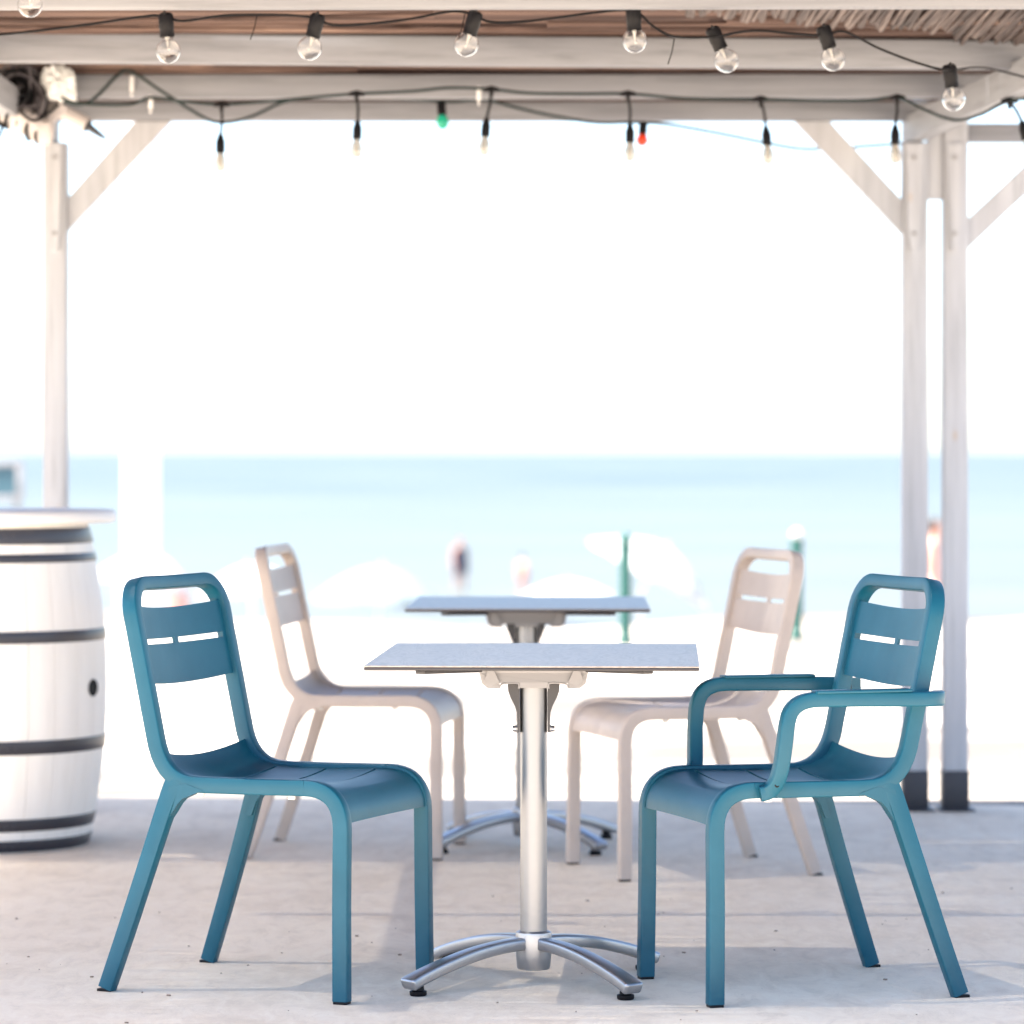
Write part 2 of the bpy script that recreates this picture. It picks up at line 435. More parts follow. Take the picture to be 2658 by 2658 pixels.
# tapered splice boards on the fronts of the posts, with bolt heads
for x0, x1 in ((1.266, 1.318), (1.400, 1.445), (-1.492, -1.447)):
    P_('splice_board', prism([(x0, 2.145), (x1, 2.145), (x1-0.006, 1.86), ((x0+x1)/2+0.010, 1.80), ((x0+x1)/2-0.010, 1.80), (x0+0.006, 1.86)], 11.661, 11.645), 'wz', smooth=False)
    for z in (2.10, 1.855):
        bo = xf(lathe([(0, 0.006), (0.005, 0.006), (0.007, 0.003), (0.007, 0)], 10), Matrix.Translation(((x0+x1)/2, 11.644, z)) @ Matrix.Rotation(R(90), 4, 'X'))
        P_('bolt', bo, 'bolt')
P_('filler_board', box(1.3635, 11.70, 2.106, 0.0485, 0.05, 0.277, 0.003), 'wz')
def brace(xa, za, xb, zb, wz, y=11.70):
    return prism([(xa, za), (xb, zb), (xb, zb-wz), (xa+math.copysign(wz, xa-xb)*-1.0, za)], y-0.02, y+0.02)
P_('brace', prism([(0.911, 2.2185), (1.024, 2.2185), (1.257, 1.965), (1.257, 1.855)], 11.68, 11.72), 'wz', smooth=False)
P_('brace', prism([(-1.215, 2.2185), (-1.100, 2.2185), (-1.432, 1.865), (-1.432, 1.970)], 11.68, 11.72), 'wz', smooth=False)
P_('brace', prism([(1.4685, 1.905), (1.73, 2.150), (1.83, 2.150), (1.4685, 1.808)], 11.68, 11.72), 'wz', smooth=False)
P_('cross_beam', beam((1.470, 11.70, 2.182), (2.7, 11.70, 2.182), 0.04, 0.061), 'wx')
P_('cross_beam', plank(9.0, 9.0, 1.70, 4.2, 2.2215, 0.085), 'wx')
# reed roof: real canes laid side by side; denser over the back, thinner towards the camera
def cane(x0, x1, y, z, r, sk):
    n = 5; pts = []
    for k in range(n+1):
        t = k/n
        pts.append((x0+(x1-x0)*t, y+sk*t+random.uniform(-.003, .003), z+random.uniform(-.004, .004)))
    return tube(pts, lambda t: r*(1-0.25*t), 5)
def fine_cane(x0, x1, y, z, r):
    pts = [(x, y+0.010*math.sin(x*1.7)+random.uniform(-.0001, .0001), z+0.003*math.sin(x*2.9+1)) for x in (x0+(x1-x0)*k/5 for k in range(6))]
    return tube(pts, r, 6)
SEGS = ((-2.9, -2.0), (-2.1, -0.9), (-1.0, 0.55), (0.45, 1.72))
parts = []
y = 7.0
while y < 9.93:                                  # thin front half: one layer, a sliver of sun between canes
    parts.append(fine_cane(-2.9+random.uniform(-.1, .1), 1.72+random.uniform(-.05, .1), y, 2.325, 0.00358))
    y += 0.007
while y < 12.05:                                 # thick back half
    for x0, x1 in SEGS:
        a, b = x0+random.uniform(-.12, .12), x1+random.uniform(-.12, .12)
        if x1 > 1.7: b = x1+random.uniform(-.05, .1)
        if random.random() < 0.5: a, b = b, a
        parts.append(cane(a, b, y+random.uniform(-.003, .003), 2.322+random.uniform(-.010, .008), random.uniform(.0055, .0085), random.uniform(-.02, .02)))
        parts.append(cane(a, b, y+0.007, 2.336+random.uniform(-.003, .006), random.uniform(.008, .010), random.uniform(-.03, .03)))
        parts.append(cane(x0-.12, x1+.12, y+random.uniform(0, .004), 2.352+random.uniform(-.003, .006), random.uniform(.011, .0125), random.uniform(-.01, .01)))
    y += random.uniform(0.0105, 0.0135)
for k in range(46):                              # stray canes sagging out of the mat
    y = random.uniform(8.85, 11.9); x0 = random.uniform(-2.2, 0.9); ln = random.uniform(0.7, 2.0); sk = random.uniform(-.10, .10)
    z0 = 2.309+random.uniform(-.004, .004); sg = random.uniform(0, .010)
    parts.append(tube([(x0+ln*t, y+sk*t, z0-sg*math.sin(math.pi*t)) for t in (0, .2, .4, .6, .8, 1)], lambda t: random.uniform(.0065, .0095), 6))
o = P_('reed_mat', join(*parts), 'reed'); o['kind'] = 'stuff'
# loose canes that have slid down across the right end
parts = []
for k in range(120):
    x = 0.30+1.42*k/120+random.uniform(-.006, .006)
    ye = 9.30+0.62*(x-0.30)+random.uniform(-.10, .10)+(0.12 if x > 1.2 else 0)
    sl_ = random.uniform(-0.05, 0.03)
    z1 = 2.298+random.uniform(-.006, .004)
    pts = [(x+sl_*(1-t)*1.4, 8.0+(ye-8.0)*t, 2.312+(z1-2.312)*t+random.uniform(-.002, .002)) for t in (0, .25, .5, .75, 1)]
    parts.append(tube(pts, random.uniform(.006, .009), 6))
o = P_('loose_reeds', join(*parts), 'reed2'); o['kind'] = 'stuff'

# ------------------------------------------------------------ string lights
C1=[(-1.324,8.828,2.163),(-1.246,8.828,2.169),(-1.13,8.828,2.181),(-1.014,8.828,2.196),(-0.911,8.828,2.211),(-0.859,8.828,2.215),(-0.801,8.828,2.202),(-0.705,8.828,2.215),(-0.601,8.828,2.217),(-0.524,8.828,2.215),(-0.475,8.828,2.207),(-0.421,8.828,2.191),(-0.266,8.828,2.204),(-0.15,8.828,2.225),(-0.092,8.828,2.217),(-0.053,8.828,2.2),(0.044,8.828,2.202),(0.199,8.828,2.222),(0.295,8.828,2.227),(0.341,8.828,2.191),(0.392,8.828,2.165),(0.483,8.828,2.163),(0.59,8.886,2.185),(0.695,8.909,2.18),(0.771,8.944,2.181),(0.822,8.944,2.189),(0.913,9.003,2.154),(1.029,9.098,2.125),(1.099,9.123,2.114),(1.249,9.61,2.171),(1.405,9.9,2.175)]
S1=[((-1.146,8.60,2.298),(-1.143,8.60,2.212)),((-0.843,8.828,2.217),(-0.837,8.828,2.127)),((-0.472,8.828,2.215),(-0.493,8.828,2.135)),((-0.088,8.828,2.221),(-0.111,8.828,2.144)),((0.295,8.828,2.233),(0.299,8.828,2.153)),((0.488,8.851,2.185),(0.524,8.851,2.107)),((0.767,8.944,2.2),(0.792,8.944,2.121)),((1.102,9.147,2.126),(1.114,9.147,2.042))]
C2=[(-1.33,10.70,2.20),(-1.275,10.691,2.181),(-1.134,10.691,2.177),(-1.064,10.691,2.197),(-0.963,10.691,2.186),(-0.856,10.691,2.178),(-0.697,10.691,2.189),(-0.572,10.691,2.2),(-0.458,10.691,2.209),(-0.291,10.691,2.217),(-0.181,10.691,2.227),(-0.056,10.691,2.222),(0.053,10.691,2.211),(0.209,10.691,2.209),(0.342,10.691,2.209),(0.522,10.691,2.195),(0.731,10.657,2.19),(0.92,10.591,2.179),(1.04,10.559,2.178),(1.118,10.526,2.182),(1.185,10.478,2.145),(1.269,10.414,2.107),(1.331,10.304,2.112),(1.399,10.197,2.141),(1.506,10.062,2.14),(1.9,9.9,2.16)]
S2=[((-0.856,10.691,2.178),(-0.859,10.691,2.087)),((-0.458,10.691,2.209),(-0.455,10.691,2.127)),((-0.061,10.691,2.222),(-0.075,10.691,2.134)),((0.342,10.691,2.209),(0.348,10.691,2.117)),((0.731,10.657,2.19),(0.746,10.657,2.106)),((1.118,10.526,2.182),(1.112,10.526,2.098)),((1.399,10.197,2.141),(1.434,10.197,2.081))]
C3=[(-1.34,10.84,2.20),(-1.291,10.86,2.194),(-1.248,10.88,2.218),(-1.181,10.895,2.289),(-1.143,10.895,2.296),(-1.05,10.89,2.235),(-0.948,10.96,2.174),(-0.89,11.02,2.155),(-0.808,11.143,2.181),(-0.688,11.18,2.237),(-0.534,11.216,2.253),(-0.339,11.253,2.249),(-0.191,11.29,2.244),(-0.084,11.328,2.254),(0.023,11.365,2.23),(0.157,11.403,2.205),(0.274,11.441,2.192),(0.393,11.48,2.197),(0.495,11.519,2.194),(0.651,11.6,2.175),(0.809,11.69,2.152),(0.918,11.78,2.141),(0.998,11.82,2.141),(1.166,11.837,2.153),(1.309,11.878,2.166)]
S3=[((-0.221,11.29,2.247),(-0.215,11.29,2.165),'green_glass'),((0.416,11.48,2.197),(0.411,11.48,2.128),'red_glass')]

def aim(p, d):
    """matrix putting local -Z along d at p"""
    q = (-Vector(d)).to_track_quat('Z', 'Y'); return Matrix.Translation(p) @ q.to_matrix().to_4x4()

def bulb_shell(R_, neck, ln, n=28, th=0.0007):
    # profile hanging down -Z from the neck; globe of radius R_
    c = -(ln-R_); prof = [(neck, 0.0)]
    a0 = math.acos(min(1, neck/R_))
    for k in range(17):
        t = a0-(a0+math.pi/2)*k/16
        prof.append((max(0.0, R_*math.cos(t)), c+R_*math.sin(t)*1.0))
    inner = [(max(0.0, r-th), z+(th if i > 8 else 0)) for i, (r, z) in enumerate(prof)][::-1]
    return lathe(prof+inner, n)

def pear_shell(R_, neck, ln, n=20, th=0.0007):
    prof = [(neck, 0), (neck*1.02, -0.10*ln), (R_*0.82, -0.35*ln), (R_*0.97, -0.52*ln), (R_, -0.65*ln), (R_*0.93, -0.80*ln), (R_*0.7, -0.93*ln), (R_*0.35, -0.99*ln), (0, -ln)]
    inner = [(max(0, r-th), z+(th if i > 4 else 0)) for i, (r, z) in enumerate(prof)][::-1]
    return lathe(prof+inner, n)

SL = thing('string_light', 'string of large clear globe bulbs in black sockets along the nearest beam', 'string light', (0, 8.83, 2.22), 0, 'strings of bulbs under the pergola')
def child(name, vf, mt, root, parent=None, label=None):
    off = Vector(root.location)
    o = obj(name, ([Vector(v)-off for v in vf[0]], vf[1]), mt, parent or root)
    if label: o['label'] = label
    return o
child('cord', tube(smooth_path(C1, 6), 0.0032, 8), 'cable', SL)
for a, b in S1:
    a, b = Vector(a), Vector(b); mx = aim(a, b-a)
    sk = child('socket', xf(join(lathe([(0, 0.004), (0.013, 0.004), (0.0175, 0), (0.0188, -0.006), (0.0185, -0.034), (0.0175, -0.036), (0.0180, -0.054), (0.015, -0.0555), (0.0, -0.05)], 24),
         tube([(0.012, 0, 0.003), (0.03, 0, 0.004), (0.05, 0, -0.002)], 0.0032, 6), tube([(-0.012, 0, 0.003), (-0.03, 0, 0.004), (-0.05, 0, -0.002)], 0.0032, 6)), mx), 'black', SL)
    ln = (b-a).length+0.029
    mb = mx @ Matrix.Translation((0, 0, -0.05))
    bl = child('bulb', xf(bulb_shell(0.0298, 0.0125, ln-0.05), mb), 'glass', SL, sk)
    st = join(lathe([(0, -0.004), (0.006, -0.004), (0.0035, -0.014), (0.002, -0.026), (0, -0.028)], 10),
              tube([(0.002, 0, -0.02), (0.012, 0, -0.036)], 0.0004, 5), tube([(-0.002, 0, -0.02), (-0.012, 0, -0.036)], 0.0004, 5),
              tube([(-0.012, 0, -0.036), (-0.006, 0.004, -0.034), (0, 0.005, -0.036), (0.006, 0.004, -0.034), (0.012, 0, -0.036)], 0.0004, 5))
    child('filament_stem', xf(st, mb), 'stem', SL, sk)
for x, z0 in ((0.395, 2.155), (-0.115, 2.215), (-0.62, 2.215)):
    child('cable_tie', tube([(x, 8.826, z0+0.004), (x-0.006, 8.818, z0-0.03), (x-0.016, 8.815, z0-0.06)], 0.0014, 6), 'cable', SL)

SL2 = thing('string_light', 'string of small warm pear bulbs hanging from black drop leads across the middle', 'string light', (0, 10.69, 2.2), 0, 'strings of bulbs under the pergola')
child('cord', tube(smooth_path(C2, 6), 0.0046, 8), 'green_cable', SL2)
for a, b in S2:
    a, b = Vector(a), Vector(b); d = (b-a).normalized()
    dn = (Vector((0, 0, -1))+d*0.6+Vector((random.uniform(-.12, .12), 0, 0))).normalized()
    mx = aim(b, dn)
    sk = child('socket', join(xf(lathe([(0, 0.003), (0.007, 0.003), (0.0105, -0.010), (0.0135, -0.018), (0.0135, -0.050), (0.0115, -0.052), (0, -0.05)], 20), mx),
         tube([a, (a+b)/2+Vector((0.003, 0, 0)), b+Vector((0, 0, 0.0))], 0.0042, 8),
         tube([a+Vector((-0.024, 0, -0.002)), a+Vector((-0.01, 0, 0.001)), a+Vector((0.01, 0, 0.001)), a+Vector((0.024, 0, -0.002))], lambda t: 0.0055+0.003*math.sin(math.pi*t), 8),
         xf(lathe([(0, 0.012), (0.005, 0.010), (0.009, 0), (0.006, -0.014), (0.0045, -0.024), (0, -0.025)], 12), Matrix.Translation(a))), 'black', SL2)
    mb = mx @ Matrix.Translation((0, 0, -0.048))
    child('bulb', xf(pear_shell(0.0185, 0.0095, 0.060), mb), 'amber_glass', SL2, sk)
    fl = join(*[tube([(x, y, -0.006), (x*1.3, y*1.3, -0.020), (x*0.8, y*0.8, -0.046)], 0.0016, 6) for x, y in ((.004, 0), (-.004, 0), (0, .004), (0, -.004))])
    child('filament', xf(fl, mb), 'filament', SL2, sk)

SL3 = thing('string_light', 'thin dark cord with one green and one red bulb at the back', 'string light', (0, 11.3, 2.2), 0, 'strings of bulbs under the pergola')
child('cord', tube(smooth_path(C3, 6), 0.0050, 8), 'green_cable', SL3)
for a, b, col in S3:
    a, b = Vector(a), Vector(b); mx = aim(a, b-a); ln = (b-a).length
    sk = child('socket', xf(lathe([(0, 0.004), (0.010, 0.002), (0.0140, -0.004), (0.0140, -ln*0.55), (0, -ln*0.55)], 18), mx), 'black', SL3)
    child('bulb', xf(lathe([(0.011, -ln*0.54), (0.017, -ln*0.68), (0.0195, -ln*0.82), (0.017, -ln*0.97), (0.010, -ln*1.06), (0, -ln*1.1)], 20), mx), col, SL3, sk, ('green' if 'green' in col else 'red')+' glass bulb')

# white clips nailed to the beams that hold the cords
for i, (x, y, z, h) in enumerate(((-1.145, 10.925, 2.262, 0.05), (-1.066, 10.70, 2.185, 0.04), (-0.098, 10.70, 2.21, 0.045))):
    tag(obj('cable_clip', join(box(x, y, z, 0.012, 0.006, h, 0.002), tube([(x, y-0.004, z-h/2), (x, y-0.011, z-h/2-0.005), (x, y-0.002, z-h/2-0.011)], 0.003, 6)), 'white'),
        ['white strip clip on the beam where the cord peaks beside the cable tangle', 'white strip clip over the cord just right of the cable tangle', 'white strip clip over the cord beside the third drop bulb'][i], 'cable clip', 'white clips holding the cords')

# ------------------------------------------------------------ cable tangle on the left post
B = thing('cable_bundle', 'tangle of coiled black cables bound round the top of the left post', 'cables', (-1.46, 10.9, 2.2))
loops = []
rnd = random.Random(3)
for k in range(22):
    cx, cz = -1.474+rnd.uniform(-.03, .03), 2.225+rnd.uniform(-.03, .03)
    rx, rz_ = rnd.uniform(.03, .062), rnd.uniform(.04, .080); ph = rnd.uniform(0, 6.28); tl = rnd.uniform(-.5, .5)
    pts = []
    for j in range(26):
        t = ph+j/25*2*math.pi*rnd.uniform(0.97, 1.0)
        u, v_ = rx*math.cos(t), rz_*math.sin(t)
        pts.append((cx+u*math.cos(tl)-v_*math.sin(tl), 10.80+k*0.006+0.02*math.sin(2*t+k), cz+u*math.sin(tl)+v_*math.cos(tl)))
    loops.append(tube(pts, rnd.choice((.0045, .0055, .007)), 7))
child('cable_coil', join(*loops[::2]), 'cable', B); child('cable_coil', join(*loops[1::2]), 'grey_cable', B, label='greyed, dusty coils')
lump = smooth_path([(-1.535, 10.84, 2.190), (-1.50, 10.83, 2.165), (-1.455, 10.83, 2.140), (-1.415, 10.85, 2.120), (-1.385, 10.88, 2.118)], 6)
V, F = tube(lump, lambda t: 0.030+0.010*math.sin(3.1*t)+0.004*math.sin(17*t), 16)
child('binding', ([v+Vector((mn.noise(v*30), mn.noise(v*30+Vector((5, 0, 0))), mn.noise(v*30+Vector((0, 7, 0)))))*0.012 for v in V], F), 'cloth', B)
wr = []
for k in range(5):
    c_ = lump[3+4*k]; r_ = 0.042+0.004*math.sin(k*2.3)
    wr.append(tube([(c_.x+0.35*r_*math.cos(t)*0.6+0.010*math.sin(t), c_.y+r_*math.sin(t), c_.z+r_*math.cos(t)*0.95) for t in (j/20*6.3 for j in range(21))], 0.0052, 7))
child('cable', join(*wr), 'cable', B)
child('cable', tube(smooth_path([(-1.50, 10.80, 2.24), (-1.486, 10.72, 2.19), (-1.487, 10.69, 2.15), (-1.505, 10.69, 2.10), (-1.53, 10.69, 2.05)], 6), 0.0045, 7), 'cable', B)
child('cable', tube(smooth_path([(-1.46, 10.74, 2.165), (-1.42, 10.74, 2.135), (-1.38, 10.74, 2.150), (-1.345, 10.76, 2.185)], 6), 0.005, 7), 'cable', B)
# crumpled white plastic bag stuffed behind the coil
bm = bmesh.new(); bmesh.ops.create_icosphere(bm, subdivisions=4, radius=1.0)
for v in bm.verts:
    n = v.co.normalized()
    d = 1.05+0.30*mn.noise(n*1.6+Vector((4, 1, 2)))-0.45*abs(mn.noise(n*3.1))-0.25*abs(mn.noise(n*7))
    b_ = max(abs(n.x), abs(n.y), abs(n.z))**-0.55
    v.co = Vector((n.x*0.050*d*b_-0.012*n.z, n.y*0.036*d, n.z*0.056*d*b_))
bmesh.ops.translate(bm, vec=(-1.352, 10.84, 2.255), verts=bm.verts)
tag(obj('plastic_bag', bm, 'sheet', angle=20), 'crumpled white plastic bag wedged beside the black cable tangle', 'bag')
CL = thing('cable_connector', 'pale sleeve with a dark pointed plug hanging from the cable tangle', 'connector', (-1.37, 10.98, 2.2))
child('sleeve', tube(smooth_path([(-1.43, 10.95, 2.185), (-1.38, 10.97, 2.190), (-1.335, 10.98, 2.170), (-1.288, 10.98, 2.143)], 4), lambda t: 0.019+0.006*t, 12), 'cloth', CL)
child('plug', tube([(-1.292, 10.98, 2.145), (-1.284, 10.98, 2.139), (-1.279, 10.98, 2.136), (-1.245, 10.98, 2.112), (-1.228, 10.98, 2.101)], lambda t: 0.020 if t < .3 else 0.016-0.013*(t-.3)/.7, 12), 'dark', CL)
child('wrap', tube(smooth_path([(-1.50, 10.86, 2.16), (-1.45, 10.88, 2.13), (-1.40, 10.93, 2.155), (-1.36, 10.95, 2.20)], 5), 0.021, 9), 'cloth', CL)

# ------------------------------------------------------------ chairs
def make_chair(name, label, mt, arms=False):
    t = thing(name, label, 'armchair' if arms else 'chair', (0, 0, 0), 0, 'slatted plastic chairs at the two tables')
    W = 0.208                                   # half distance between the side frames
    sec = rrect(0.034, 0.028, 0.0030, 2)
    # continuous frame: rail, curve, upright, top bar and back down the other side
    def side(v, s):
        pts, A = [], []
        rail = [(-0.083, 0.448), (-0.20, 0.4465), (-0.32, 0.446)]
        for u, z in rail: pts.append((u, v, z)); A.append((0, 0, 1))
        cur = bez((-0.335, 0, 0.446), (-0.422, 0, 0.446), (-0.440, 0, 0.545), 9)
        for p in cur[1:]:
            pts.append((p.x, v, p.z))
        for k in range(1, 10):
            th = R(90*k/9); A.append((math.sin(th), 0, math.cos(th)))
        return pts, A
    e = Vector((-0.070, 0, 0.330)).normalized(); fwd = Vector((e.z, 0, -e.x))
    def back(v, z):                               # a point of the back plane
        h = (z-0.545)/e.z; p = Vector((-0.440, v, 0.545))+e*h
        return p
    pl_, Al = side(-W, -1)
    pts = list(pl_); A = list(Al)
    for z in (0.62, 0.70, 0.77): pts.append(tuple(back(-W, z))); A.append(tuple(fwd))
    rc, zc = 0.068, 0.869-0.068
    def bow(v): return -fwd*0.014*(1-(v/W)**2)
    for k in range(0, 10):
        th = R(90*k/9); v = -W+rc-rc*math.cos(th); pts.append(tuple(back(v, zc+rc*math.sin(th))+bow(v)*0.9)); A.append(tuple(fwd))
    for v in (-0.09, -0.045, 0.0, 0.045, 0.09): pts.append(tuple(back(v, 0.869)+bow(v)*0.9)); A.append(tuple(fwd))
    for k in range(9, -1, -1):
        th = R(90*k/9); v = W-rc+rc*math.cos(th); pts.append(tuple(back(v, zc+rc*math.sin(th))+bow(v)*0.9)); A.append(tuple(fwd))
    for z in (0.77, 0.70, 0.62): pts.append(tuple(back(W, z))); A.append(tuple(fwd))
    pr, Ar = side(W, 1)
    pts += pr[::-1]; A += Ar[::-1]
    obj('frame', sweep(pts, A, sec), mt, t, angle=50)
    # front legs bend over into the rails
    for s in (-1, 1):
        path = [(0.002, s*0.214, 0.006), (0.0, s*0.211, 0.20), (0.0, s*W, 0.352)]
        AA = [(1, 0, 0)]*3
        cur = bez((0, 0, 0.365), (0, 0, 0.448), (-0.083, 0, 0.448), 10)
        for k, p in enumerate(cur):
            path.append((p.x, s*W, p.z)); th = R(90*k/10); AA.append((math.cos(th), 0, math.sin(th)))
        lg = obj('leg', sweep(path, AA, lambda q: rrect(0.034, 0.028, 0.0030, 2)), mt, t, angle=50)
        obj('foot_cap', box(0.002, s*0.214, 0.003, 0.030, 0.026, 0.006, 0.001), 'black', lg)
        # rear legs rake back and splay a little
        path = [(-0.388, s*W, 0.456), (-0.3995, s*(W+0.001), 0.430), (-0.410, s*(W+0.003), 0.400), (-0.4215, s*(W+0.006), 0.365), (-0.452, s*0.2215, 0.270), (-0.500, s*0.230, 0.125), (-0.541, s*0.237, 0.006)]
        sp = smooth_path(path, 4)
        fil = [(-0.318, 0.4345), (-0.335, 0.429), (-0.352, 0.4225), (-0.369, 0.4150), (-0.380, 0.404), (-0.389, 0.390), (-0.4025, 0.371), (-0.4145, 0.340), (-0.428, 0.340), (-0.400, 0.440), (-0.360, 0.448)]
        y0_, y1_ = sorted((s*(W-0.0125), s*(W+0.0150)))
        rl = obj('leg', join(sweep(sp, [Vector((1, 0, 0.35))]*len(sp), lambda q: rrect(0.041-0.008*q, 0.028, 0.0030, 2)), prism(fil, y0_, y1_)), mt, t, angle=40)
        obj('foot_cap', box(-0.543, s*0.237, 0.003, 0.033, 0.026, 0.006, 0.001), 'black', rl)
        for u in (-0.12, -0.335):
            obj('stacking_pad', box(u, s*(W-0.006), 0.427, 0.016, 0.008, 0.012, 0.002), 'clip', t)
    # seat shell: dished, rolls over the front, three cross slots
    prof = [(-0.4325, 0.510), (-0.424, 0.490), (-0.408, 0.474), (-0.380, 0.461), (-0.352, 0.4555), (-0.3465, 0.455), (-0.3395, 0.4545), (-0.30, 0.453), (-0.26, 0.453), (-0.2235, 0.453), (-0.2165, 0.453), (-0.18, 0.4535), (-0.14, 0.455), (-0.1035, 0.456), (-0.0965, 0.456), (-0.075, 0.4555), (-0.053, 0.4525), (-0.033, 0.446), (-0.017, 0.436), (-0.005, 0.423), (0.003, 0.408), (0.0075, 0.392), (0.0085, 0.376)]
    slots = (5, 9, 13); hw = 0.1945; nv = 20
    vs = [-hw, -hw+0.016]+[(-hw+0.016)+(2*hw-0.032)*k/(nv-1) for k in range(1, nv-1)]+[hw-0.016, hw]
    V = []
    for i, (u, z) in enumerate(prof):
        k = i/(len(prof)-1)
        dp = 0.018 if k < 0.2 else (0.015 if k < 0.6 else max(0.004, 0.015*(1-(k-0.6)/0.4)))
        for v in vs:
            q = 1-(v/hw)**2
            if i < 5: V.append((u-0.012*q*(1-i/5), v, z-dp*q))
            elif i > 17: V.append((u-dp*q*1.4, v, z))
            else: V.append((u, v, z-dp*q))
    n = len(vs); F = []
    for i in range(len(prof)-1):
        for j in range(n-1):
            if i in slots and 0 < j < n-2: continue
            F.append((i*n+j, i*n+j+1, (i+1)*n+j+1, (i+1)*n+j))
    obj('seat', thicken(V, F, 0.005), mt, t, angle=40)
    # back panel with the split slot
    zs = [0.658, 0.69, 0.715, 0.7385, 0.7505, 0.775, 0.80, 0.822]
    hb = W-0.012; vs = [-hb, -hb+0.012, -0.13, -0.09, -0.05, -0.0085, 0.0085, 0.05, 0.09, 0.13, hb-0.012, hb]
    V = []
    for z in zs:
        for v in vs:
            q = 1-(v/W)**2; V.append(back(v, z+(-0.006*q if z in (zs[0], zs[-1]) else 0))+fwd*(0.006-0.026*q))
    n = len(vs)
    F = [(i*n+j, i*n+j+1, (i+1)*n+j+1, (i+1)*n+j) for i in range(len(zs)-1) for j in range(n-1) if not (i == 3 and 0 < j < n-2 and j != 5)]
    obj('back_panel', thicken(V, F, 0.006), mt, t, angle=40)
    if arms:
        for s in (-1, 1):
            o_ = s*(W+0.060)
            path = [(-0.094, s*(W+0.0165), 0.441), (-0.110, s*(W+0.021), 0.446), (-0.122, s*(W+0.033), 0.463), (-0.128, s*(W+0.047), 0.495), (-0.132, s*(W+0.057), 0.545), (-0.136, o_, 0.585)]
            cur = [Vector((p.x, o_, p.z)) for p in bez((-0.138, 0, 0.594), (-0.145, 0, 0.638), (-0.205, 0, 0.638), 8)]
            path = smooth_path(path, 4)+cur
            path += smooth_path([(-0.30, o_, 0.637), (-0.40, o_, 0.635), (-0.446, s*(W+0.059), 0.634), (-0.474, s*(W+0.050), 0.6335), (-0.491, s*(W+0.034), 0.633), (-0.4985, s*(W+0.012), 0.633)], 3)
            path = [Vector(p) for p in path]
            AA = []
            for i in range(len(path)):
                tt = (path[min(i+1, len(path)-1)]-path[max(i-1, 0)]).normalized(); AA.append(Vector((0, 1, 0)) if abs(tt.y) < .6 else Vector((-1, 0, 0))*s*-1)
            AA = [Vector((0, 1, 0)).cross((path[min(i+1, len(path)-1)]-path[max(i-1, 0)]).normalized()) for i in range(len(path))]
            ar = obj('armrest', sweep(path, AA, rrect(0.031, 0.026, 0.004, 2)), mt, t, angle=50)
            obj('arm_pad', box(-0.305, o_, 0.6535, 0.215, 0.038, 0.006, 0.002), mt, ar)
            obj('screw_hole', xf(lathe([(0.0055, 0.0), (0.0045, 0.001), (0, -0.001)], 12), Matrix.Translation((-0.1205, s*(W+0.0455), 0.461)) @ Matrix.Rotation(R(-90*s), 4, 'X')), 'hole', ar)
    return t

ch = make_chair('chair', 'blue armless chair with slatted back left of the front table', 'blue')
ch.location = (-0.275, 7.768, 0); ch.rotation_euler = (0, 0, R(-22.5))
am = make_chair('armchair', 'blue chair with armrests right of the front table', 'blue', True)
am.location = (0.359, 7.733, 0); am.rotation_euler = (0, 0, R(180+17.5))
tn = make_chair('chair', 'beige armless chair at the back table, left side, seen almost side on', 'tan')
tn.location = (-0.185, 10.458, 0); tn.rotation_euler = (0, 0, R(-8))
tr = copy_tree(tn); tr['label'] = 'beige armless chair at the back table, behind the blue armchair'
tr.location = (0.238, 9.943, 0); tr.rotation_euler = (0, 0, R(180+18))

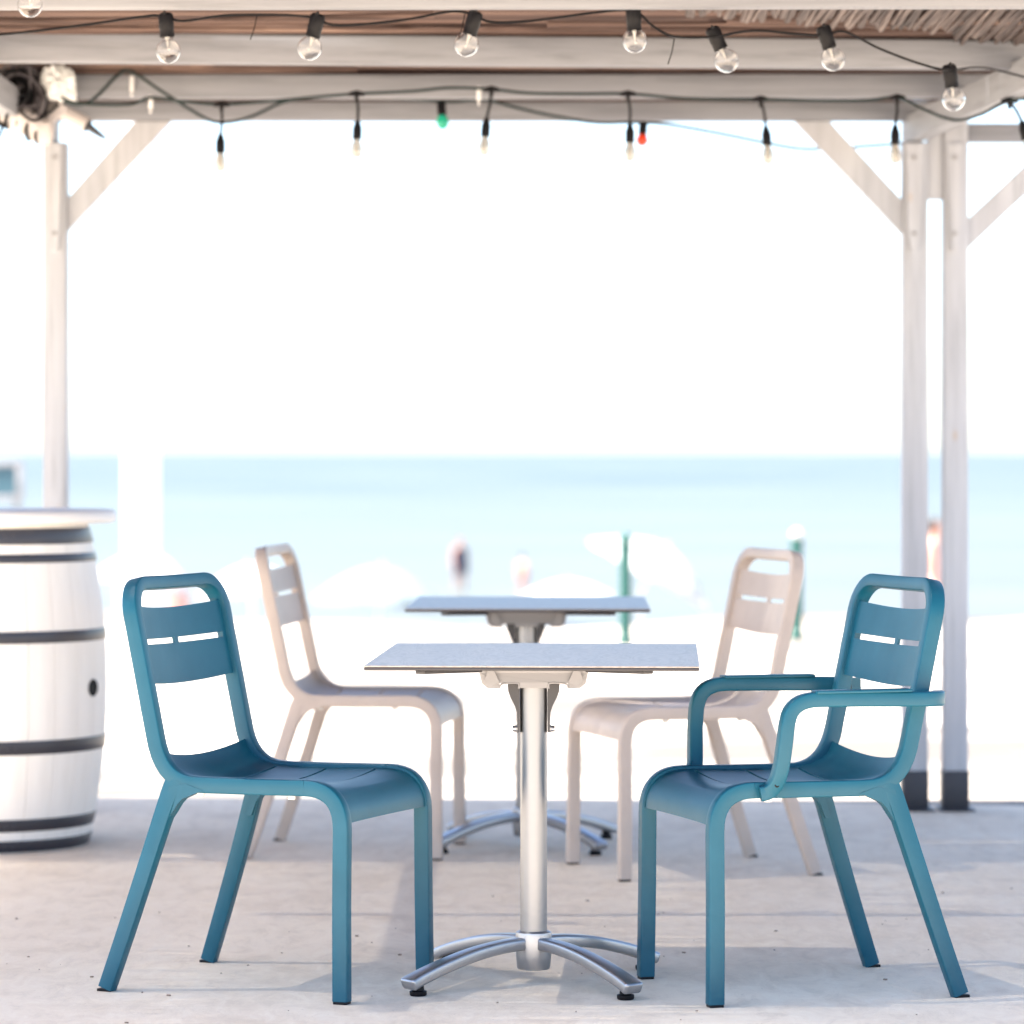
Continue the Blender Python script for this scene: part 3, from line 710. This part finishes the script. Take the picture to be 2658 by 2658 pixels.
# ------------------------------------------------------------ tables
def make_table(label, base_rot, top_rot):
    t = thing('table', label, 'table', (0, 0, 0), 0, 'square pedestal tables in a row')
    H = 0.712; tx = 0.011
    tp = obj('tabletop', xf(box(0, 0.03, H-0.0015, 0.692, 0.90, 0.003, 0.0008, 1), Matrix.Translation((tx, 0, 0)) @ Matrix.Rotation(top_rot, 4, 'Z')), 'top', t)
    obj('edge_band', xf(box(0, 0.03, H-0.0066, 0.691, 0.899, 0.007, 0.002, 2), Matrix.Translation((tx, 0, 0)) @ Matrix.Rotation(top_rot, 4, 'Z')), 'top_edge', tp)
    zt = H-0.0102
    hs = [(-0.118, zt), (-0.117, zt-0.025), (-0.112, zt-0.048), (-0.100, zt-0.058), (-0.075, zt-0.058), (-0.073, zt-0.047), (-0.031, zt-0.045), (-0.031, zt-0.057), (0.031, zt-0.057), (0.031, zt-0.045), (0.073, zt-0.047), (0.075, zt-0.058), (0.100, zt-0.058), (0.112, zt-0.048), (0.117, zt-0.025), (0.118, zt)]
    hb = prism(hs, -0.085, 0.085)
    # chamfer the lower corners towards the viewer
    hv = []
    for x, y, z in hb[0]:
        f = (zt-z)/0.058
        hv.append((x, y*(1-0.14*f*(1 if abs(x) > 0.09 else 0.25)), z))
    ho = obj('bracket_housing', (hv, hb[1]), 'housing', t, smooth=False)
    for s in (-1, 1):
        obj('seam', box(s*0.088, -0.0851, zt-0.008, 0.0025, 0.002, 0.016), 'dark', ho)
        obj('corner_boss', prism([(s*0.086, zt-0.018), (s*0.098, zt-0.014), (s*0.106, zt-0.042), (s*0.090, zt-0.053), (s*0.074, zt-0.044)], -0.089, -0.074), 'housing', ho, smooth=False)
        obj('lip', tube(smooth_path([(s*0.074, -0.082, zt-0.058), (s*0.071, -0.082, zt-0.050), (s*0.060, -0.082, zt-0.0465), (s*0.034, -0.082, zt-0.0465), (s*0.032, -0.082, zt-0.058)], 4), 0.0022, 6), 'housing', ho)
        for q in (-1, 1):
            obj('support_arm', beam((s*0.10, q*0.04, zt-0.020), (s*0.240, q*0.27, zt-0.011), 0.024, 0.009, bev=0.002), 'dark', t)
        lv = prism([(s*0.0300, zt-0.050), (s*0.0570, zt-0.050), (s*0.0555, zt-0.068), (s*0.050, zt-0.082), (s*0.041, zt-0.100), (s*0.0365, zt-0.114), (s*0.0352, zt-0.157), (s*0.0300, zt-0.157)], -0.018, 0.022)
        lo = obj('fold_lever', lv, 'dark', t, smooth=False)
        obj('bolt', xf(lathe([(0, 0.011), (0.006, 0.011), (0.007, 0.008), (0.007, 0.003), (0.009, 0.002), (0.009, 0)], 10), Matrix.Translation((s*0.0350, -0.004, zt-0.150)) @ Matrix.Rotation(R(90*s), 4, 'Y')), 'alu', lo)
    obj('column', lathe([(0.0, 0.10), (0.0293, 0.10), (0.0293, zt-0.052), (0, zt-0.052)], 40), 'pole', t)
    obj('hub', lathe([(0.0, 0.030), (0.034, 0.030), (0.036, 0.033), (0.0385, 0.06), (0.0395, 0.104), (0.0385, 0.110), (0.034, 0.112), (0.0315, 0.1135), (0.030, 0.113)], 40), 'alu', t)
    for k in range(4):
        a = base_rot+R(45+90*k)
        pr = [(0.030, 0.087), (0.09, 0.0845), (0.16, 0.0755), (0.23, 0.060), (0.285, 0.0445), (0.318, 0.0335), (0.334, 0.0275), (0.341, 0.0245)]
        path = [(r*math.cos(a), r*math.sin(a), z) for r, z in smooth_path([(x, 0, z) for x, z in pr], 4) for _ in (0,)] if False else \
               [(p.x*math.cos(a), p.x*math.sin(a), p.z) for p in smooth_path([(x, 0, z) for x, z in pr], 4)]
        fo = obj('foot', sweep(path, [Vector((0, 0, 1))]*len(path), lambda q: rrect(0.027-0.002*q-(0.006*max(0, q-0.9)*10), (0.033+0.017*q)-(0.012*max(0, q-.9)*10), 0.006, 3)), 'alu', t, angle=40)
        obj('glide', xf(lathe([(0, 0.0), (0.0165, 0.0), (0.0185, 0.003), (0.0185, 0.010), (0.013, 0.012), (0.012, 0.026), (0, 0.026)], 20), Matrix.Translation((0.312*math.cos(a), 0.312*math.sin(a), 0))), 'black', fo)
    return t
t1 = make_table('grey pedestal table in front, between the two blue chairs', R(-7), R(-2.5))
t1.location = (0.047, 7.88, 0)
t2 = copy_tree(t1); t2['label'] = 'grey pedestal table behind, between the beige chairs'
t2.location = (0.040, 10.62, 0); t2.rotation_euler = (0, 0, R(1.5))

# ------------------------------------------------------------ barrel table
BT = thing('barrel_table', 'cream barrel with black hoops carrying a round white tabletop by the left post', 'barrel', (-1.547, 10.69, 0))
def rb(z): q = (z-0.47)/0.47; return 0.352-0.056*q*q
ns = 26; g = 0.0007
prof = [(rb(0.945*k/16), 0.945*k/16) for k in range(17)]
V, F = [], []
half = math.pi/ns
for j in range(5):
    for r, z in prof:
        t = (-1+2*j/4)*(half-g/r); bulge = 0.0008*(1-(2*j/4-1)**2)
        V.append(((r+bulge)*math.cos(t), (r+bulge)*math.sin(t), z))
k_ = len(prof)
F = [(j*k_+i, (j+1)*k_+i, (j+1)*k_+i+1, j*k_+i+1) for j in range(4) for i in range(k_-1)]
nb = len(V)
for j in (0, 4):
    for r, z in prof:
        t = (-1+2*j/4)*(half-g/r); V.append(((r-0.012)*math.cos(t), (r-0.012)*math.sin(t), z))
F += [(i, i+1, nb+i+1, nb+i) for i in range(k_-1)]+[(4*k_+i, nb+k_+i, nb+k_+i+1, 4*k_+i+1) for i in range(k_-1)]
st0 = obj('stave', (V, F), 'cask', BT, angle=40)
for k in range(1, ns):
    c = st0.copy(); C.objects.link(c); c.parent = BT; c.rotation_euler = (0, 0, 2*math.pi*k/ns)
obj('lining', lathe([(0, 0.004), (rb(0)-0.010, 0.004)]+[(r-0.009, z) for r, z in prof[1:]]+[(0, 0.944)], 40), 'cask', BT)
for z0, z1 in ((0.887, 0.933), (0.834, 0.859), (0.604, 0.638), (0.285, 0.325), (0.062, 0.098), (0.002, 0.036)):
    a, b = rb(z0)+0.0022, rb(z1)+0.0022
    ho = obj('hoop', lathe([(a-0.006, z0), (a, z0), (a+0.0012, z0+0.004), (b+0.0012, z1-0.004), (b, z1), (b-0.006, z1)], 64), 'hoop', BT)
    th = R(-70 if z0 < .3 or z0 > .85 else -95)
    for q in (-0.012, 0.012):
        rv = lathe([(0.0055, 0), (0.005, 0.002), (0.002, 0.0035), (0, 0.0038)], 8)
        mid = (a+b)/2+0.001
        obj('rivet', xf(rv, Matrix.Rotation(th+q/mid, 4, 'Z') @ Matrix.Translation((mid, 0, (z0+z1)/2)) @ Matrix.Rotation(R(90), 4, 'Y')), 'hoop', ho)
obj('tabletop', lathe([(0, 0.946), (0.366, 0.946), (0.377, 0.952), (0.380, 0.962), (0.378, 0.974), (0.372, 0.981), (0.362, 0.984), (0, 0.985)], 72), 'disc', BT)
ang = R(-90+68)
bh = xf(lathe([(0.0, 0.0022), (0.0195, 0.0022), (0.0235, 0.0036), (0.0255, 0.0012), (0.0255, -0.004)], 24), Matrix.Rotation(ang, 4, 'Z') @ Matrix.Translation((rb(0.467)+0.0008, 0, 0.467)) @ Matrix.Rotation(R(90), 4, 'Y'))
obj('bung_hole', bh, 'hole', BT)

# ------------------------------------------------------------ out on the sand
tag(obj('white_column', join(box(-2.861, 28.0, 2.2, 0.262, 0.262, 4.5, 0.012), box(-2.861, 28.0, 4.48, 0.34, 0.34, 0.08, 0.01), box(-2.861, 28.0, 0.04, 0.36, 0.36, 0.16, 0.01)), 'white'),
    'tall plain white column standing in the sun on the sand', 'column')
bd = thing('notice_board', 'white framed notice board with a blue panel, at the left edge by the sea', 'sign', (-4.84, 34.2, -0.75))
obj('frame', join(box(0, 0, 1.80, 0.46, 0.06, 0.055, 0.006), box(0, 0, 1.475, 0.46, 0.06, 0.055, 0.006), box(-0.2, 0, 1.6375, 0.06, 0.058, 0.268, 0.004), box(0.2, 0, 1.6375, 0.06, 0.058, 0.268, 0.004)), 'board_white', bd)
obj('panel', box(0, 0.0, 1.6375, 0.34, 0.03, 0.27), 'board_blue', bd)
for x in (-0.17, 0.17): obj('post', box(x, 0.045, 0.90, 0.05, 0.03, 1.86, 0.004), 'board_white', bd)

for i, (x, y, h, cap, lab) in enumerate(((0.704, 22.5, 0.64, 'green_post', 'dark green bollard post just right of the back table'), (1.814, 23.1, 0.655, 'canvas', 'dark green bollard post with pale ball cap behind the right beige chair'))):
    b = thing('bollard', lab, 'bollard', (x, y, -0.04), 0, 'green bollards on the sand')
    obj('shaft', lathe([(0, 0), (0.045, 0), (0.045, 0.05), (0.037, 0.06), (0.036, h-0.05), (0.042, h-0.045), (0.042, h-0.02), (0.02, h-0.012), (0, h-0.012)], 20), 'green_post', b)
    obj('ball_cap', lathe([(0, h-0.015)]+[(0.040*math.cos(R(a)), h+0.016+0.040*math.sin(R(a))) for a in range(-80, 90, 20)]+[(0, h+0.056)], 18), cap, b)

def umbrella(x, y, ztop, rad, tilt, mt, label, rz=0.0, drop=0.62):
    gz = terrain(y); u = thing('beach_umbrella', label, 'umbrella', (x, y, gz), rz, 'sunshades on the beach below the terrace')
    h = ztop-gz
    mx = Matrix.Translation((0, 0, h)) @ Matrix.Rotation(R(tilt), 4, 'Y')
    V, F = [(0, 0, 0)], []; n = 8; rings = 6
    for k in range(1, rings+1):
        q = k/rings
        for j in range(n*4):
            a = 2*math.pi*j/(n*4); f = 1-0.07*q*abs(math.sin(n*a/2))**1.3
            V.append((rad*q*f*math.cos(a), rad*q*f*math.sin(a), -drop*(q**1.7)*(1+0.06*abs(math.sin(n*a/2)))))
    m_ = n*4
    F += [(0, 1+j, 1+(j+1) % m_) for j in range(m_)]
    F += [(1+(k-1)*m_+j, 1+k*m_+j, 1+k*m_+(j+1) % m_, 1+(k-1)*m_+(j+1) % m_) for k in range(1, rings) for j in range(m_)]
    cn = obj('canopy', xf((V, F), mx), mt, u, angle=60)
    md = cn.modifiers.new('thick', 'SOLIDIFY'); md.thickness = 0.006
    obj('finial', xf(lathe([(0, 0.09), (0.012, 0.085), (0.018, 0.05), (0.012, 0.01), (0.012, -0.02)], 10), mx), 'white', u)
    p0 = mx @ Vector((0, 0, -0.02)); p1 = mx @ Vector((0, 0, -min(1.0, h*0.5)))
    obj('pole', tube([tuple(p0), tuple(p1), (p1.x, p1.y, -0.15)], 0.02, 10), 'white', u)
    for j in range(n):
        a = 2*math.pi*j/n
        obj('rib', xf(tube([(0, 0, -0.03)]+[(rad*q*math.cos(a), rad*q*math.sin(a), -drop*q**1.7-0.015) for q in (.35, .7, .98)], 0.006, 5), mx), 'white', u)
umbrella(-2.45, 68.4, -0.98, 1.35, 4, 'pale_canvas', 'pale blue beach umbrella on the sand left of the back table', 0.3, 0.72)
umbrella(2.85, 67.0, -0.58, 1.30, 30, 'canvas', 'white beach umbrella tilted to the right, beside the green bollard', 0.0, 0.62)
umbrella(1.30, 85.5, -1.86, 1.25, 0, 'canvas', 'low white beach umbrella just above the back tabletop', 0.2, 0.45)
umbrella(-5.25, 72.0, -1.08, 1.05, -6, 'canvas', 'white beach umbrella between the column and the left beige chair', 0.2, 0.5)
umbrella(-6.55, 66.0, -0.66, 0.95, 12, 'canvas', 'white beach umbrella right beside the white column', 0.1, 0.6)

# ------------------------------------------------------------ bathers far off
def person(label, x, y, z, h, face, hair, suit, top_suit=False, pose=0.0, trunk=True):
    t = thing('person', label, 'person', (x, y, z), face); s = h/1.75
    J = {'pel': (0, 0, .95), 'sp': (0, 0, 1.12), 'ch': (0, -.01, 1.32), 'nk': (0, 0, 1.48), 'hd0': (0, -.01, 1.56), 'hd1': (0, -.02, 1.66), 'hd2': (0, -.01, 1.73)}
    E = [('pel', 'sp', ), ('sp', 'ch'), ('ch', 'nk'), ('nk', 'hd0'), ('hd0', 'hd1'), ('hd1', 'hd2')]
    Rd = {'pel': (.15, .11), 'sp': (.135, .10), 'ch': (.165, .115), 'nk': (.055, .055), 'hd0': (.07, .08), 'hd1': (.08, .095), 'hd2': (.055, .065)}
    for sd, q in (('l', -1), ('r', 1)):
        sw = pose*q
        J.update({sd+'hip': (q*.095, 0, .88), sd+'kn': (q*.10, -.03-.12*sw, .49), sd+'an': (q*.10, .02-.05*sw, .09), sd+'to': (q*.115, -.14-.05*sw, .03),
                  sd+'sh': (q*.175, 0, 1.41), sd+'el': (q*.235, .03+.06*sw, 1.14), sd+'wr': (q*.25, -.06+.12*sw, .90), sd+'pm': (q*.25, -.08+.12*sw, .84)})
        Rd.update({sd+'hip': (.09, .095), sd+'kn': (.055, .06), sd+'an': (.038, .045), sd+'to': (.035, .025), sd+'sh': (.06, .06), sd+'el': (.04, .042), sd+'wr': (.027, .03), sd+'pm': (.024, .035)})
        E += [('pel', sd+'hip'), (sd+'hip', sd+'kn'), (sd+'kn', sd+'an'), (sd+'an', sd+'to'), ('ch', sd+'sh'), (sd+'sh', sd+'el'), (sd+'el', sd+'wr'), (sd+'wr', sd+'pm')]
        px, py, pz = J[sd+'pm']
        for i, (dy, ln) in enumerate(((-.030, .062), (-.010, .075), (.010, .080), (.028, .070))):
            a, b = f'{sd}f{i}', f'{sd}g{i}'
            J[a] = (px, py+dy, pz-.035); J[b] = (px-q*.012, py+dy-.006, pz-.035-ln)
            Rd[a] = Rd[b] = (.009, .009); E += [(sd+'pm', a), (a, b)]
        J[sd+'th'] = (px-q*.01, py-.055, pz-.015); Rd[sd+'th'] = (.010, .010); E.append((sd+'pm', sd+'th'))
    ks = list(J); me = bpy.data.meshes.new('body')
    me.from_pydata([Vector(J[k])*s for k in ks], [(ks.index(a), ks.index(b)) for a, b in E], [])
    bo = bpy.data.objects.new('body', me); C.objects.link(bo); bo.parent = t; me.materials.append(M['skin'])
    md = bo.modifiers.new('skin', 'SKIN'); sv = me.skin_vertices[0].data
    for i, k in enumerate(ks): sv[i].radius = (Rd[k][0]*s, Rd[k][1]*s); sv[i].use_root = (k == 'pel')
    md.use_smooth_shade = True
    sb = bo.modifiers.new('sub', 'SUBSURF'); sb.levels = 1; sb.render_levels = 2
    def ell(c_, r_, cut=None):
        bm = bmesh.new(); bmesh.ops.create_icosphere(bm, subdivisions=3, radius=1)
        for v in bm.verts: v.co = Vector((v.co.x*r_[0]+c_[0], v.co.y*r_[1]+c_[1], v.co.z*r_[2]+c_[2]))*s
        if cut: bmesh.ops.delete(bm, geom=[v for v in bm.verts if cut(v.co/s)], context='VERTS')
        return bm
    obj('hair', ell((0, .012, 1.665), (.088, .105, .10), lambda p: p.y < -.045 and p.z < 1.70), hair, t)
    if trunk:
        obj('swim_shorts', join(xf(lathe([(.155, 1.02), (.172, .95), (.175, .86), (.165, .80)], 20), Matrix.Diagonal((s*1.12, s*.86, s, 1))),
            *[tube([Vector(J[k+'hip'])*s+Vector((0, 0, .0)), Vector(J[k+'hip']).lerp(Vector(J[k+'kn']), .55)*s], lambda q: (.108-.012*q)*s, 14) for k in 'lr']), suit, t)
    if top_suit:
        obj('swim_top', xf(lathe([(.150, 1.40), (.166, 1.33), (.160, 1.24), (.150, 1.10), (.155, 1.0)], 20), Matrix.Diagonal((s*1.18, s*.84, s, 1))), suit, t)
    nz = tube([Vector((0, -.098, 1.675))*s, Vector((0, -.118, 1.64))*s, Vector((0, -.105, 1.63))*s], .012*s, 6)
    obj('nose', nz, 'skin', t)
person('bather in dark swimwear standing in the shallows, left of the back table', -1.58, 110.0, -3.2, 1.80, 0.4, 'hair', 'navy', True, 0.5)
person('bather with bare sunlit back wading in the sea behind the back table', 0.31, 109.0, -3.2, 1.30, 2.6, 'hair', 'coral', False, 0.3)
person('person in pale pink clothes seen between the two right posts', 5.20, 44.7, terrain(44.7), 1.76, 1.2, 'hair', 'pale_pink', True, 0.4)
person('person in coral swimwear seen through the handle of the left blue chair', -7.20, 78.0, -2.97, 1.55, 0.2, 'hair', 'coral', True, 0.2)
